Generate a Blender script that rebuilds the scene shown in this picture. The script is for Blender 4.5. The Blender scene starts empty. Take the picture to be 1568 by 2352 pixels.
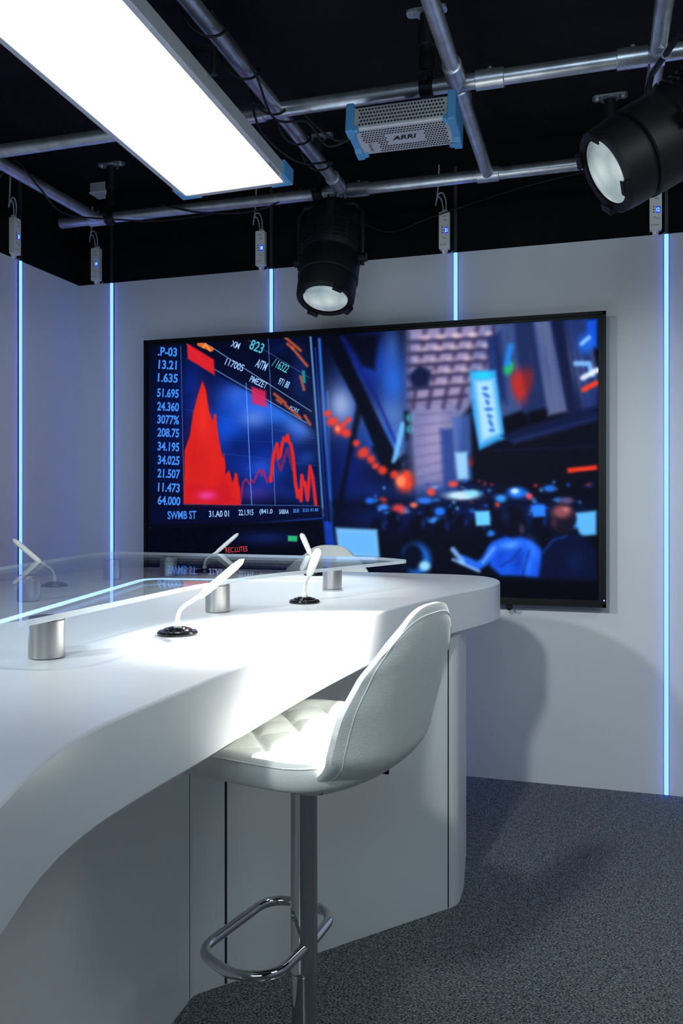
import bpy, bmesh, math, random
import numpy as np
from mathutils import Vector, Matrix, Quaternion, Euler
random.seed(4); rng=np.random.RandomState(3)
C=bpy.context.scene.collection
SN,CS=math.sin(math.radians(17)),math.cos(math.radians(17))

# ------------------------------------------------------------------ materials
def mat_new(name):
    m=bpy.data.materials.new(name); m.use_nodes=True
    nt=m.node_tree; b=nt.nodes['Principled BSDF']
    return m,nt,b
def pmat(name,col,rough=.5,metal=0,noise=0,nscale=20,bump=0,bscale=200,spec=None,stretch=None,emis=None,estr=0,coat=0,nosample=False):
    m,nt,b=mat_new(name)
    b.inputs['Roughness'].default_value=rough; b.inputs['Metallic'].default_value=metal
    if spec is not None: b.inputs['Specular IOR Level'].default_value=spec
    if coat: b.inputs['Coat Weight'].default_value=coat
    tc=nt.nodes.new('ShaderNodeTexCoord'); mp=nt.nodes.new('ShaderNodeMapping')
    nt.links.new(tc.outputs['Object'],mp.inputs['Vector'])
    if stretch: mp.inputs['Scale'].default_value=stretch
    n=nt.nodes.new('ShaderNodeTexNoise'); n.inputs['Scale'].default_value=nscale; n.inputs['Detail'].default_value=4
    nt.links.new(mp.outputs[0],n.inputs['Vector'])
    r=nt.nodes.new('ShaderNodeValToRGB')
    lo=[max(0,c*(1-noise)) for c in col]; hi=[min(1,c*(1+noise)) for c in col]
    r.color_ramp.elements[0].color=(*lo,1); r.color_ramp.elements[1].color=(*hi,1)
    r.color_ramp.elements[0].position=.3; r.color_ramp.elements[1].position=.7
    nt.links.new(n.outputs['Fac'],r.inputs['Fac']); nt.links.new(r.outputs['Color'],b.inputs['Base Color'])
    if bump:
        n2=nt.nodes.new('ShaderNodeTexNoise'); n2.inputs['Scale'].default_value=bscale; n2.inputs['Detail'].default_value=3
        nt.links.new(mp.outputs[0],n2.inputs['Vector'])
        bp=nt.nodes.new('ShaderNodeBump'); bp.inputs['Strength'].default_value=bump; bp.inputs['Distance'].default_value=.004
        nt.links.new(n2.outputs['Fac'],bp.inputs['Height']); nt.links.new(bp.outputs[0],b.inputs['Normal'])
    if emis:
        b.inputs['Emission Color'].default_value=(*emis,1); b.inputs['Emission Strength'].default_value=estr
        if nosample: m.cycles.emission_sampling='NONE'
    return m
def emat(name,col,s,ns=False):
    return pmat(name,(.02,.02,.02),.5,emis=col,estr=s,nosample=ns)

M_wall=pmat('wall_paint',(.68,.70,.725),.6,noise=.02,nscale=2,bump=.05,bscale=150)
M_black=pmat('black_paint',(.004,.004,.005),.85,noise=.3,nscale=8,bump=.2,bscale=60,spec=.15)
M_ceil=pmat('black_ceiling',(.006,.006,.0065),.8,noise=.4,nscale=50,bump=.8,bscale=70,spec=.25)
M_desk=pmat('white_solid_surface',(.84,.85,.86),.33,noise=.01,nscale=3)
M_base=pmat('white_laminate',(.74,.755,.76),.45,noise=.02,nscale=2)
M_seam=pmat('seam_shadow_gap',(.02,.02,.025),.8)
M_leather=pmat('white_leatherette',(.82,.83,.78),.42,noise=.03,nscale=10,bump=.22,bscale=420)
M_pipe=pmat('galvanised_steel',(.60,.63,.67),.34,metal=.8,noise=.22,nscale=18,bump=.05,bscale=60)
M_steel=pmat('brushed_steel',(.48,.47,.46),.3,metal=1,noise=.18,nscale=40,stretch=(1,1,.08))
M_chrome=pmat('chrome',(.58,.59,.61),.05,metal=1)
M_bplast=pmat('black_plastic',(.005,.005,.006),.45,noise=.2,nscale=10,spec=.2)
M_bmetal=pmat('black_powder_coat',(.007,.007,.008),.5,noise=.2,nscale=30,bump=.1,bscale=300,spec=.35)
M_gloss=pmat('gloss_black',(.006,.006,.007),.12)
M_wplast=pmat('white_plastic',(.88,.88,.82),.4)
M_grey=pmat('grey_anodised',(.20,.21,.23),.4,metal=.6,noise=.05)
M_silver=pmat('silver_painted',(.50,.52,.55),.4,metal=.2,noise=.05)
M_blue=pmat('blue_polymer',(.09,.32,.62),.45)
M_dark=pmat('dark_hole',(.01,.01,.012),.8)
M_cable=pmat('black_rubber',(.006,.006,.007),.6)
M_gcable=pmat('grey_cable',(.45,.46,.48),.5)
M_ink=pmat('black_ink',(.01,.01,.012),.6)
M_channel=pmat('grey_aluminium_channel',(.06,.06,.07),.5,metal=.5)
M_led=emat('blue_led_diffuser',(.062,.145,1.0),6.0)
M_ledw=emat('desk_led_diffuser',(.30,.50,1.0),6.0)
M_digit=emat('blue_digits',(.3,.6,1.0),3.0,True)
M_digbg=emat('blue_display',(.01,.05,.7),1.0,True)
M_panel=emat('soft_light_diffuser',(.93,1.0,.98),5.2)

def glass_mat():
    m=bpy.data.materials.new('clear_glass'); m.use_nodes=True; nt=m.node_tree; nt.nodes.clear()
    o=nt.nodes.new('ShaderNodeOutputMaterial'); mx=nt.nodes.new('ShaderNodeMixShader')
    t=nt.nodes.new('ShaderNodeBsdfTransparent'); t.inputs[0].default_value=(.95,.975,.985,1)
    g=nt.nodes.new('ShaderNodeBsdfGlossy'); g.inputs['Roughness'].default_value=.008
    lw=nt.nodes.new('ShaderNodeLayerWeight'); p=nt.nodes.new('ShaderNodeMath'); p.operation='POWER'; p.inputs[1].default_value=5
    k=nt.nodes.new('ShaderNodeMath'); k.operation='MULTIPLY_ADD'; k.inputs[1].default_value=.7; k.inputs[2].default_value=.035
    nt.links.new(lw.outputs['Facing'],p.inputs[0]); nt.links.new(p.outputs[0],k.inputs[0])
    nt.links.new(k.outputs[0],mx.inputs[0]); nt.links.new(t.outputs[0],mx.inputs[1]); nt.links.new(g.outputs[0],mx.inputs[2]); nt.links.new(mx.outputs[0],o.inputs[0])
    return m
def edge_mat():
    m=bpy.data.materials.new('polished_glass_edge'); m.use_nodes=True; nt=m.node_tree; nt.nodes.clear()
    o=nt.nodes.new('ShaderNodeOutputMaterial'); mx=nt.nodes.new('ShaderNodeMixShader'); mx.inputs[0].default_value=.8
    t=nt.nodes.new('ShaderNodeBsdfTransparent'); t.inputs[0].default_value=(.85,.92,.95,1)
    p=nt.nodes.new('ShaderNodeBsdfPrincipled'); p.inputs['Base Color'].default_value=(.84,.90,.94,1); p.inputs['Roughness'].default_value=.15
    nt.links.new(t.outputs[0],mx.inputs[1]); nt.links.new(p.outputs[0],mx.inputs[2]); nt.links.new(mx.outputs[0],o.inputs[0])
    return m
M_glass=glass_mat(); M_gedge=edge_mat()

def carpet_mat():
    m,nt,b=mat_new('grey_loop_carpet'); b.inputs['Roughness'].default_value=.95; b.inputs['Specular IOR Level'].default_value=.1
    tc=nt.nodes.new('ShaderNodeTexCoord')
    mp=nt.nodes.new('ShaderNodeMapping'); mp.inputs['Scale'].default_value=(1,1.7,1); mp.inputs['Rotation'].default_value=(0,0,.25)
    nt.links.new(tc.outputs['Object'],mp.inputs['Vector'])
    n=nt.nodes.new('ShaderNodeTexNoise'); n.inputs['Scale'].default_value=165; n.inputs['Detail'].default_value=5; n.inputs['Roughness'].default_value=.72
    nt.links.new(mp.outputs[0],n.inputs['Vector'])
    v=nt.nodes.new('ShaderNodeTexVoronoi'); v.inputs['Scale'].default_value=210; nt.links.new(mp.outputs[0],v.inputs['Vector'])
    n3=nt.nodes.new('ShaderNodeTexNoise'); n3.inputs['Scale'].default_value=40; n3.inputs['Detail'].default_value=3; nt.links.new(mp.outputs[0],n3.inputs['Vector'])
    ad=nt.nodes.new('ShaderNodeMath'); ad.operation='MULTIPLY_ADD'; ad.inputs[1].default_value=.14; nt.links.new(n3.outputs['Fac'],ad.inputs[0]); nt.links.new(n.outputs['Fac'],ad.inputs[2])
    r=nt.nodes.new('ShaderNodeValToRGB'); e=r.color_ramp.elements
    e[0].position=.50; e[0].color=(.018,.023,.028,1); e[1].position=.70; e[1].color=(.46,.50,.53,1)
    nt.links.new(ad.outputs[0],r.inputs['Fac']); nt.links.new(r.outputs[0],b.inputs['Base Color'])
    mth=nt.nodes.new('ShaderNodeMath'); mth.operation='SUBTRACT'; nt.links.new(n.outputs['Fac'],mth.inputs[0]); nt.links.new(v.outputs['Distance'],mth.inputs[1])
    bp=nt.nodes.new('ShaderNodeBump'); bp.inputs['Strength'].default_value=.7; bp.inputs['Distance'].default_value=.004
    nt.links.new(mth.outputs[0],bp.inputs['Height']); nt.links.new(bp.outputs[0],b.inputs['Normal'])
    return m
M_carpet=carpet_mat()

def lens_mat():
    m,nt,b=mat_new('fresnel_lens_glass'); b.inputs['Base Color'].default_value=(.45,.48,.48,1); b.inputs['Roughness'].default_value=.12
    tc=nt.nodes.new('ShaderNodeTexCoord'); ln=nt.nodes.new('ShaderNodeVectorMath'); ln.operation='LENGTH'
    nt.links.new(tc.outputs['Object'],ln.inputs[0])
    w=nt.nodes.new('ShaderNodeMath'); w.operation='SINE'; k=nt.nodes.new('ShaderNodeMath'); k.operation='MULTIPLY'; k.inputs[1].default_value=900
    nt.links.new(ln.outputs['Value'],k.inputs[0]); nt.links.new(k.outputs[0],w.inputs[0])
    bp=nt.nodes.new('ShaderNodeBump'); bp.inputs['Strength'].default_value=.5; bp.inputs['Distance'].default_value=.001
    nt.links.new(w.outputs[0],bp.inputs['Height']); nt.links.new(bp.outputs[0],b.inputs['Normal'])
    n=nt.nodes.new('ShaderNodeTexVoronoi'); n.inputs['Scale'].default_value=14; nt.links.new(tc.outputs['Object'],n.inputs['Vector'])
    r=nt.nodes.new('ShaderNodeValToRGB'); r.color_ramp.elements[0].color=(.60,.70,.67,1); r.color_ramp.elements[1].color=(.07,.11,.12,1)
    nt.links.new(n.outputs['Distance'],r.inputs[0]); nt.links.new(r.outputs[0],b.inputs['Emission Color']); b.inputs['Emission Strength'].default_value=.75
    m.cycles.emission_sampling='NONE'
    return m
M_lens=lens_mat()

# ------------------------------------------------------------------ helpers
def mesh_obj(name,verts,faces,mats,parent=None,smooth=False,fm=None):
    me=bpy.data.meshes.new(name); me.from_pydata([tuple(v) for v in verts],[],faces); me.update()
    if not isinstance(mats,(list,tuple)): mats=[mats]
    for m in mats: me.materials.append(m)
    if fm is not None: me.polygons.foreach_set('material_index',fm)
    if smooth: me.polygons.foreach_set('use_smooth',[True]*len(me.polygons))
    ob=bpy.data.objects.new(name,me); C.objects.link(ob)
    if parent: ob.parent=parent
    return ob
def fixn(ob):
    bm=bmesh.new(); bm.from_mesh(ob.data); bmesh.ops.recalc_face_normals(bm,faces=bm.faces); bm.to_mesh(ob.data); bm.free(); return ob
def top(ob,label,cat,group=None):
    ob['label']=label; ob['category']=cat
    if group: ob['group']=group
    return ob
def empty(name,loc,label,cat,group=None,rot=None):
    e=bpy.data.objects.new(name,None); e.empty_display_size=.05; C.objects.link(e); e.location=loc
    if rot is not None:
        e.rotation_mode='QUATERNION'; e.rotation_quaternion=rot
    return top(e,label,cat,group)
class Geo:
    """collects geometry for one mesh part"""
    def __init__(s): s.v=[];s.f=[];s.m=[]
    def add(s,v,f,mi=0):
        o=len(s.v); s.v+= [tuple(p) for p in v]; s.f+=[[i+o for i in q] for q in f]; s.m+=[mi]*len(f); return s
    def obj(s,name,mats,parent=None,smooth=False,auto=None,bevel=0):
        ob=mesh_obj(name,s.v,s.f,mats,parent,smooth,s.m); fixn(ob)
        if bevel:
            b=ob.modifiers.new('b','BEVEL'); b.width=bevel; b.segments=2; b.limit_method='ANGLE'; b.angle_limit=math.radians(40)
        if auto:
            me=ob.data; me.polygons.foreach_set('use_smooth',[True]*len(me.polygons)); 
            bm=bmesh.new(); bm.from_mesh(me)
            for e in bm.edges:
                if len(e.link_faces)==2 and e.calc_face_angle(0)>math.radians(auto): e.smooth=False
            bm.to_mesh(me); bm.free()
        return ob
def g_box(c,d,M=None):
    cx,cy,cz=c; x,y,z=d[0]/2,d[1]/2,d[2]/2
    v=[Vector((cx+a*x,cy+b*y,cz+e*z)) for a in(-1,1) for b in(-1,1) for e in(-1,1)]
    if M: v=[M@p for p in v]
    return v,[[0,1,3,2],[4,6,7,5],[0,4,5,1],[2,3,7,6],[0,2,6,4],[1,5,7,3]]
def g_lathe(prof,M=None,n=40,closed=False):
    """prof [(r,z)]"""
    v=[];f=[];k=len(prof)
    for r,z in prof:
        for i in range(n):
            a=2*math.pi*i/n; v.append(Vector((r*math.cos(a),r*math.sin(a),z)))
    for j in range(k-1):
        for i in range(n):
            i2=(i+1)%n; f.append([j*n+i,j*n+i2,(j+1)*n+i2,(j+1)*n+i])
    if not closed:
        f.append(list(range(n))[::-1]); f.append([(k-1)*n+i for i in range(n)])
    else:
        for i in range(n):
            i2=(i+1)%n; f.append([(k-1)*n+i,(k-1)*n+i2,i2,i])
    if M: v=[M@p for p in v]
    return v,f
def axisM(p0,d):
    q=Vector(d).to_track_quat('Z','Y'); return Matrix.Translation(p0)@q.to_matrix().to_4x4()
def g_cyl(p0,p1,r,n=24,r2=None):
    p0=Vector(p0);p1=Vector(p1);L=(p1-p0).length
    return g_lathe([(r,0),(r2 or r,L)],axisM(p0,p1-p0),n)
def spline(pts,sub=8,closed=False):
    P=[Vector(p) for p in pts]; n=len(P); out=[]
    rngi=range(n) if closed else range(n-1)
    for i in rngi:
        if closed: p0,p1,p2,p3=P[(i-1)%n],P[i],P[(i+1)%n],P[(i+2)%n]
        else: p0,p1,p2,p3=P[max(i-1,0)],P[i],P[i+1],P[min(i+2,n-1)]
        for k in range(sub):
            t=k/sub
            out.append(.5*((2*p1)+(p2-p0)*t+(2*p0-5*p1+4*p2-p3)*t*t+(-p0+3*p1-3*p2+p3)*t**3))
    if not closed: out.append(P[-1])
    return out
def g_tube(path,r,n=10,closed=False,rf=None):
    P=[Vector(p) for p in path]; k=len(P); v=[];f=[]
    tans=[]
    for i in range(k):
        if closed: t=P[(i+1)%k]-P[(i-1)%k]
        else: t=P[min(i+1,k-1)]-P[max(i-1,0)]
        tans.append(t.normalized())
    nrm=tans[0].orthogonal().normalized()
    for i in range(k):
        t=tans[i]; nrm=(nrm-t*nrm.dot(t)).normalized(); b=t.cross(nrm)
        rr=rf(i/(k-1)) if rf else r
        for j in range(n):
            a=2*math.pi*j/n; v.append(P[i]+(nrm*math.cos(a)+b*math.sin(a))*rr)
    for i in range(k if closed else k-1):
        i2=(i+1)%k
        for j in range(n):
            j2=(j+1)%n; f.append([i*n+j,i*n+j2,i2*n+j2,i2*n+j])
    if not closed:
        f.append(list(range(n))[::-1]); f.append([(k-1)*n+j for j in range(n)])
    return v,f
def g_prism(out,z0,z1,M=None):
    n=len(out); v=[Vector((p[0],p[1],z0)) for p in out]+[Vector((p[0],p[1],z1)) for p in out]
    f=[list(range(n))[::-1],[n+i for i in range(n)]]+[[i,(i+1)%n,n+(i+1)%n,n+i] for i in range(n)]
    if M: v=[M@p for p in v]
    return v,f
def round_poly(pts,rad,seg=8):
    out=[];n=len(pts)
    for i in range(n):
        p=Vector(pts[i][:2]); a=Vector(pts[i-1][:2]); b=Vector(pts[(i+1)%n][:2])
        r=rad[i] if isinstance(rad,(list,tuple)) else rad
        da=(a-p); db=(b-p); r1=min(r,da.length*.49,db.length*.49)
        s=p+da.normalized()*r1; e=p+db.normalized()*r1
        for k in range(seg+1):
            t=k/seg; q=s*(1-t)**2+p*2*t*(1-t)+e*t*t; out.append((q.x,q.y))
    return out
def text_raw(s,shear=0,bold=0):
    cu=bpy.data.curves.new('t','FONT'); cu.body=s; cu.size=1; cu.shear=shear; cu.offset=bold; cu.resolution_u=3
    ob=bpy.data.objects.new('t',cu); C.objects.link(ob); bpy.context.view_layer.update()
    me=bpy.data.meshes.new_from_object(ob.evaluated_get(bpy.context.evaluated_depsgraph_get()))
    v=np.array([tuple(x.co) for x in me.vertices]) if len(me.vertices) else np.zeros((0,3)); f=[list(p.vertices) for p in me.polygons]
    bpy.data.objects.remove(ob); bpy.data.curves.remove(cu); bpy.data.meshes.remove(me)
    if len(v):
        mn=v.min(0);mx=v.max(0); v[:,0]=(v[:,0]-(mn[0]+mx[0])/2)/max(1e-6,(mx[0]-mn[0])); v[:,1]=(v[:,1]-(mn[1]+mx[1])/2)/max(1e-6,mx[1]-mn[1])
    return v,f
def g_text(s,w,h,M,**k):
    v,f=text_raw(s,**k); return [M@Vector((p[0]*w,p[1]*h,0)) for p in v],f

# ------------------------------------------------------------------ room shell
XL,XR,YB,YF,ZW,ZC=-2.535,1.9,3.70,-2.2,2.322,2.78
def struct(name,c,d,m):
    v,f=g_box(c,d); ob=mesh_obj(name,v,f,m); fixn(ob); ob['kind']='structure'; return ob
W=XR-XL; L=YB-YF; cx=(XL+XR)/2; cy=(YB+YF)/2
struct('floor',(cx,cy,-.05),(W+.2,L+.2,.1),M_carpet)
struct('ceiling',(cx,cy,ZC+.05),(W+.2,L+.2,.1),M_ceil)
struct('wall_back',(cx,YB+.05,ZW/2),(W+.2,.1,ZW),M_wall)
struct('wall_left',(XL-.05,cy,ZW/2),(.1,L,ZW),M_wall)
struct('wall_right',(XR+.05,cy,ZW/2),(.1,L,ZW),M_wall)
struct('wall_front',(cx,YF-.05,ZW/2),(W+.2,.1,ZW),M_wall)
h=ZC-ZW; z=(ZC+ZW)/2
struct('trim_1',(cx,YB+.05,z),(W+.2,.1,h),M_black)
struct('trim_2',(XL-.05,cy,z),(.1,L,h),M_black)
struct('trim_3',(XR+.05,cy,z),(.1,L,h),M_black)
struct('trim_4',(cx,YF-.05,z),(W+.2,.1,h),M_black)

# ------------------------------------------------------------------ desk
ZT,ZU=.94,.822
desk=empty('desk',(-1.2,1.6,0),'large white curved studio presenter desk with overhanging top','desk')
DO=Vector((-1.2,1.6,0))
def rel(vs,o): return [Vector(v)-Vector(o) for v in vs]
outl=[(-.445,.47),(-.496,.608),(-.537,.723),(-.558,.833),(-.560,.96),(-.552,1.15),(-.547,1.405),(-.533,1.68),(-.505,1.95),(-.462,2.2),(-.40,2.45),(-.335,2.66),(-.312,2.81),(-.33,2.95),(-.385,3.06),(-.48,3.115),(-.65,3.13),(-1.2,3.13),(-1.7,3.13),(-1.86,3.06),(-1.93,2.9),(-1.93,2.0),(-1.9,1.2),(-1.9,.5),(-1.83,.22),(-1.65,.12),(-.75,.12),(-.55,.15),(-.44,.24),(-.42,.36)]
sp=[(p.x-DO.x,p.y-DO.y) for p in spline([(a,b,0) for a,b in outl],6,True)]
g=Geo(); v,f=g_prism(sp,ZU,ZT); g.add(v,f)
dt=g.obj('desktop',M_desk,desk,auto=30,bevel=.004)
dt['label']='thick white curved worktop'
bo=[(-.398,2.50),(-.40,2.62),(-.44,2.95),(-.55,3.02),(-1.78,3.02),(-1.83,2.9),(-1.8,.35),(-.84,.35),(-.80,.6),(-.84,.85),(-.90,1.15),(-.93,1.45),(-.945,1.85)]
bp=round_poly([(a-DO.x,b-DO.y) for a,b in bo],[.03,.03,.08,.08,.05,.05,.03,.03,.1,.15,.15,.15,.02],6)
g=Geo(); v,f=g_prism(bp,0.0,ZU); g.add(v,f)
g.obj('desk_base',M_base,desk,auto=30)['label']='white laminate panelled plinth'
def seam(p,d,zt=ZU-.002,w=.005):
    g=Geo(); q=Vector((p[0]-DO.x,p[1]-DO.y,zt/2+.001)); a=math.atan2(d[1],d[0])
    M=Matrix.Translation(q)@Matrix.Rotation(a,4,'Z'); v,f=g_box((0,0,0),(w,.003,zt-.002),M); g.add(v,f); g.obj('panel_seam',M_seam,desk)
for s,w in((.103,.006),(.955,.005)): seam((-.945+.545*s,1.85+.65*s),(.545,.65),w=w)
seam((-.9455,1.83),(0,1),w=.003)
# desk light channel
pth=round_poly([(-1.20,1.20),(-1.54,2.64),(-.86,2.74),(-.86,2.70),(-1.50,2.60),(-1.17,1.20)],[.01,.09,.01,.01,.07,.01],8)
g=Geo(); v,f=g_prism([(a-DO.x,b-DO.y) for a,b in pth],ZT-.001,ZT+.0010); g.add(v,f)
g.obj('light_strip',M_ledw,desk)['label']='glowing blue-white line light set in the worktop'

# ------------------------------------------------------------------ glass riser
ZG=ZT+.0011
gr=empty('glass_riser',(-1.2,1.9,ZG),'clear glass raised shelf on brushed steel posts','glass shelf')
GO=Vector((-1.2,1.9,ZG))
gp=[(-.850,1.03),(-.868,1.70),(-.835,2.00),(-.585,2.69),(-.72,2.80),(-1.83,2.84),(-1.44,1.03)]
gl=round_poly([(a-GO.x,b-GO.y) for a,b in gp],[.10,.1,.1,.05,.06,.14,.10],8)
g=Geo(); v,f=g_prism(gl,.069,.079); g.add(v,f); g.m=[0,0]+[1]*(len(f)-2)
g.obj('glass_pane',[M_glass,M_gedge],gr)
for x,y in((-.898,1.217),(-.884,1.86),(-.785,2.47),(-1.475,1.92),(-1.62,2.56),(-1.50,2.74)):
    g=Geo(); v,f=g_lathe([(.028,.0),(.030,.001),(.030,.063),(.0285,.065),(.0285,.067),(.030,.0675),(.029,.069)],Matrix.Translation((x-GO.x,y-GO.y,0)),40); g.add(v,f)
    g.obj('steel_post',M_steel,gr,auto=30)

# ------------------------------------------------------------------ microphones
def make_mic(loc,ang,label,tilt=0):
    e=empty('desk_microphone',loc,label,'microphone','desk microphones'); e.rotation_euler=(0,0,ang)
    g=Geo(); v,f=g_lathe([(.041,0),(.041,.004),(.038,.008),(.030,.0095),(.027,.0125),(.020,.0125),(.018,.015),(.012,.016)],None,40); g.add(v,f)
    g.obj('microphone_base',M_gloss,e,auto=30)
    g=Geo(); pts=spline([(0,0,.014),(.0,0,.032),(.008,0,.052),(.030,0,.068),(.046,0,.078)],10)
    n=len(pts); v,f=g_tube(pts,.004,12,rf=lambda t:.0042+.0007*math.sin(t*n*2.2)); g.add(v,f)
    v,f=g_lathe([(.008,.012),(.008,.022),(.005,.028)],None,20); g.add(v,f)
    g.obj('gooseneck',M_wplast,e,smooth=True)
    # flattened lozenge head
    a=Vector((.040,0,.072)); b=Vector((.134,0,.152)); d=(b-a).normalized(); Lh=(b-a).length; sd=Vector((0,1,0)); nn=d.cross(sd)
    vv=[];ff=[];K=16;N=16
    for i in range(K+1):
        t=i/K; prof=(1-abs(2*t-1)**5)**.5 if 0<t<1 else 0.02
        w=(.0095+.0035*t)*prof+.0004; th=.0078*prof+.0002
        for j in range(N):
            q=2*math.pi*j/N; vv.append(a+d*(t*Lh)+sd*(w*math.cos(q))+nn*(th*math.sin(q)))
    for i in range(K):
        for j in range(N): ff.append([i*N+j,i*N+(j+1)%N,(i+1)*N+(j+1)%N,(i+1)*N+j])
    ff+=[list(range(N)),[K*N+j for j in range(N)]]
    g=Geo(); g.add(vv,ff); g.obj('microphone_head',M_wplast,e,smooth=True)
    return e
lab='slim white gooseneck microphone on a round black desk mount'
r17=math.radians(17)
make_mic((-.806,1.51,ZT),r17,lab)
make_mic((-.745,2.10,ZT),r17-math.radians(72),lab)
make_mic((-1.66,2.29,ZT),r17+math.pi,lab)
make_mic((-1.45,2.935,ZT),r17-.1,lab)
make_mic((-1.0,2.935,ZT),r17+math.radians(115),lab)

# ------------------------------------------------------------------ bar stools
def make_stool(loc,ang,label):
    e=empty('bar_stool',loc,label,'bar stool','white leatherette bar stools'); e.rotation_euler=(0,0,ang)
    # seat cushion (forward = +x)
    N=120
    def R(a):
        c,s=math.cos(a),math.sin(a); p=3.0
        rx=.245 if c>0 else .200
        return (abs(c/rx)**p+abs(s/.222)**p)**(-1/p)
    prof=[]  # (rho, z)
    for i in range(36): prof.append((i/36*.93+.002,'top'))
    for k in range(1,10):
        a=math.pi*k/9; prof.append((.93+.07*math.sin(a),.029*math.cos(a)-.029))
    prof+=[(.85,-.060),(.55,-.066),(.2,-.068)]
    vv=[];ff=[]
    def groove(x,y):
        s=.125; d1=abs(((x+y)/s+.5)%1-.5)*s/1.414; d2=abs(((x-y)/s+.5)%1-.5)*s/1.414
        g=math.exp(-(d1/.006)**2)+math.exp(-(d2/.006)**2); d=min(d1,d2)
        return -.006*min(g,1.3)-.013*math.exp(-d/.018)
    def lift(x,y): return .752 - (.034*max(0,(x-.08)/.15)**2) + .022*max(0,(-x-.08)/.12)**2 + .018*(abs(y)/.22)**3
    for rho,zz in prof:
        for i in range(N):
            a=2*math.pi*i/N; r=R(a)*rho; x,y=r*math.cos(a),r*math.sin(a)
            if zz=='top':
                z=.012*(1-rho**2)+groove(x,y)*(1 if rho<.82 else max(0,(.93-rho)/.11))
            else: z=zz
            vv.append((x+.005,y,z+lift(x,y)))
    k=len(prof)
    for j in range(k-1):
        for i in range(N): ff.append([j*N+i,j*N+(i+1)%N,(j+1)*N+(i+1)%N,(j+1)*N+i])
    ff+=[list(range(N)),[(k-1)*N+i for i in range(N)]]
    g=Geo(); g.add(vv,ff); g.obj('seat',M_leather,e,smooth=True)['label']='diamond-stitched white padded seat'
    g=Geo(); pts=[]
    for i in range(N):
        a=2*math.pi*i/N; r=R(a)*.995; x,y=r*math.cos(a),r*math.sin(a)
        pts.append((x+.005,y,-.016+lift(x,y)))
    v,f=g_tube(pts,.0014,6,True); g.add(v,f); g.obj('seat_piping',M_leather,e,smooth=True)
    # backrest shell
    NA,NB=40,44
    def interp(t,T):
        for (a,va),(b,vb) in zip(T,T[1:]):
            if t<=b:
                q=(t-a)/(b-a); q=q*q*(3-2*q)*.5+q*.5; return va+(vb-va)*q
        return T[-1][1]
    def bk(a,b,o):
        w=interp(b,[(0,.150),(.12,.185),(.30,.208),(.52,.210),(.75,.188),(.9,.156),(1,.122)])
        y=a*w
        z=.660+.362*b-.055*abs(a)**3.0*b**3 + .030*abs(a)**2.5*(1-b)**2
        x=-.192-.018*b-.062*b**1.7+ .034*abs(a)**2.2*(1-.5*b)
        if b<.28: x+=.105*((.28-b)/.28)**2
        puff=(1-abs(a)**3)*(1-abs(2*b-1)**4)
        if o>0: x+=.006+.009*puff          # inner side
        else:  x-=.005+.020*puff            # outer side
        return Vector((x,y,z))
    vv=[];ff=[]
    for o in(1,-1):
        for j in range(NB+1):
            for i in range(NA+1): vv.append(bk(2*i/NA-1,j/NB,o))
    S=(NA+1)*(NB+1); W1=NA+1
    for j in range(NB):
        for i in range(NA):
            q=[j*W1+i,j*W1+i+1,(j+1)*W1+i+1,(j+1)*W1+i]; ff.append(q); ff.append([S+t for t in q[::-1]])
    for i in range(NA): ff.append([i,S+i,S+i+1,i+1]); t=NB*W1+i; ff.append([t,t+1,S+t+1,S+t])
    for j in range(NB): t=j*W1; ff.append([t,t+W1,S+t+W1,S+t]); t=j*W1+NA; ff.append([t,S+t,S+t+W1,t+W1])
    g=Geo(); g.add(vv,ff); ob=g.obj('backrest',M_leather,e,smooth=True); ob['label']='curved padded white shell back'
    b=ob.modifiers.new('b','BEVEL'); b.width=.005; b.segments=4; b.limit_method='ANGLE'; b.angle_limit=math.radians(50)
    g=Geo(); pts=[bk(-.90,.08+.86*i/30,-1) for i in range(31)]+[bk(-.90+1.8*i/20,.955,-1) for i in range(1,20)]+[bk(.90,.94-.86*i/30,-1) for i in range(31)]
    v,f=g_tube([p+Vector((-.0001,0,0)) for p in pts],.0009,6); g.add(v,f); g.obj('backrest_seam',M_leather,e,smooth=True)
    g=Geo(); g.add(*g_lathe([(.075,.672),(.08,.676),(.08,.684),(.05,.690)],None,30)); g.add(*g_box((0,0,.680),(.20,.20,.008)))
    g.obj('seat_plate',M_bmetal,e,auto=30)
    g=Geo(); g.add(*g_lathe([(.0245,.03),(.0245,.284),(.0265,.282),(.0275,.285),(.0265,.290),(.0265,.672),(.020,.676)],None,48))
    g.obj('gas_lift_column',M_chrome,e,auto=30)
    g=Geo(); g.add(*g_lathe([(.205,0),(.205,.006),(.195,.012),(.12,.022),(.05,.034),(.032,.05),(.030,.07)],None,64)); g.obj('base_plate',M_chrome,e,auto=40)
    zf=.336
    rp=round_poly([(-.010,.022),(-.015,.120),(.05,.160),(.165,.125),(.165,-.125),(.07,-.150),(.004,-.12),(-.010,-.022)],[.005,.05,.05,.05,.05,.05,.04,.005],8)
    g=Geo(); g.add(*g_tube([(a,b,zf) for a,b in rp],.0100,14))
    g.obj('footrest',M_chrome,e,auto=40)
    g=Geo(); g.add(*g_tube(spline([(.02,-.02,.668),(-.05,-.10,.660),(-.09,-.14,.652),(-.11,-.155,.648)],8),.0055,8))
    g.obj('height_lever',M_bmetal,e,auto=40)
    return e
make_stool((-.552,1.553,0),math.radians(168),'white leatherette bar stool with chrome column at the desk')
make_stool((-1.13,3.275,0),math.radians(-88),'white leatherette bar stool tucked between desk and television wall')

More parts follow.
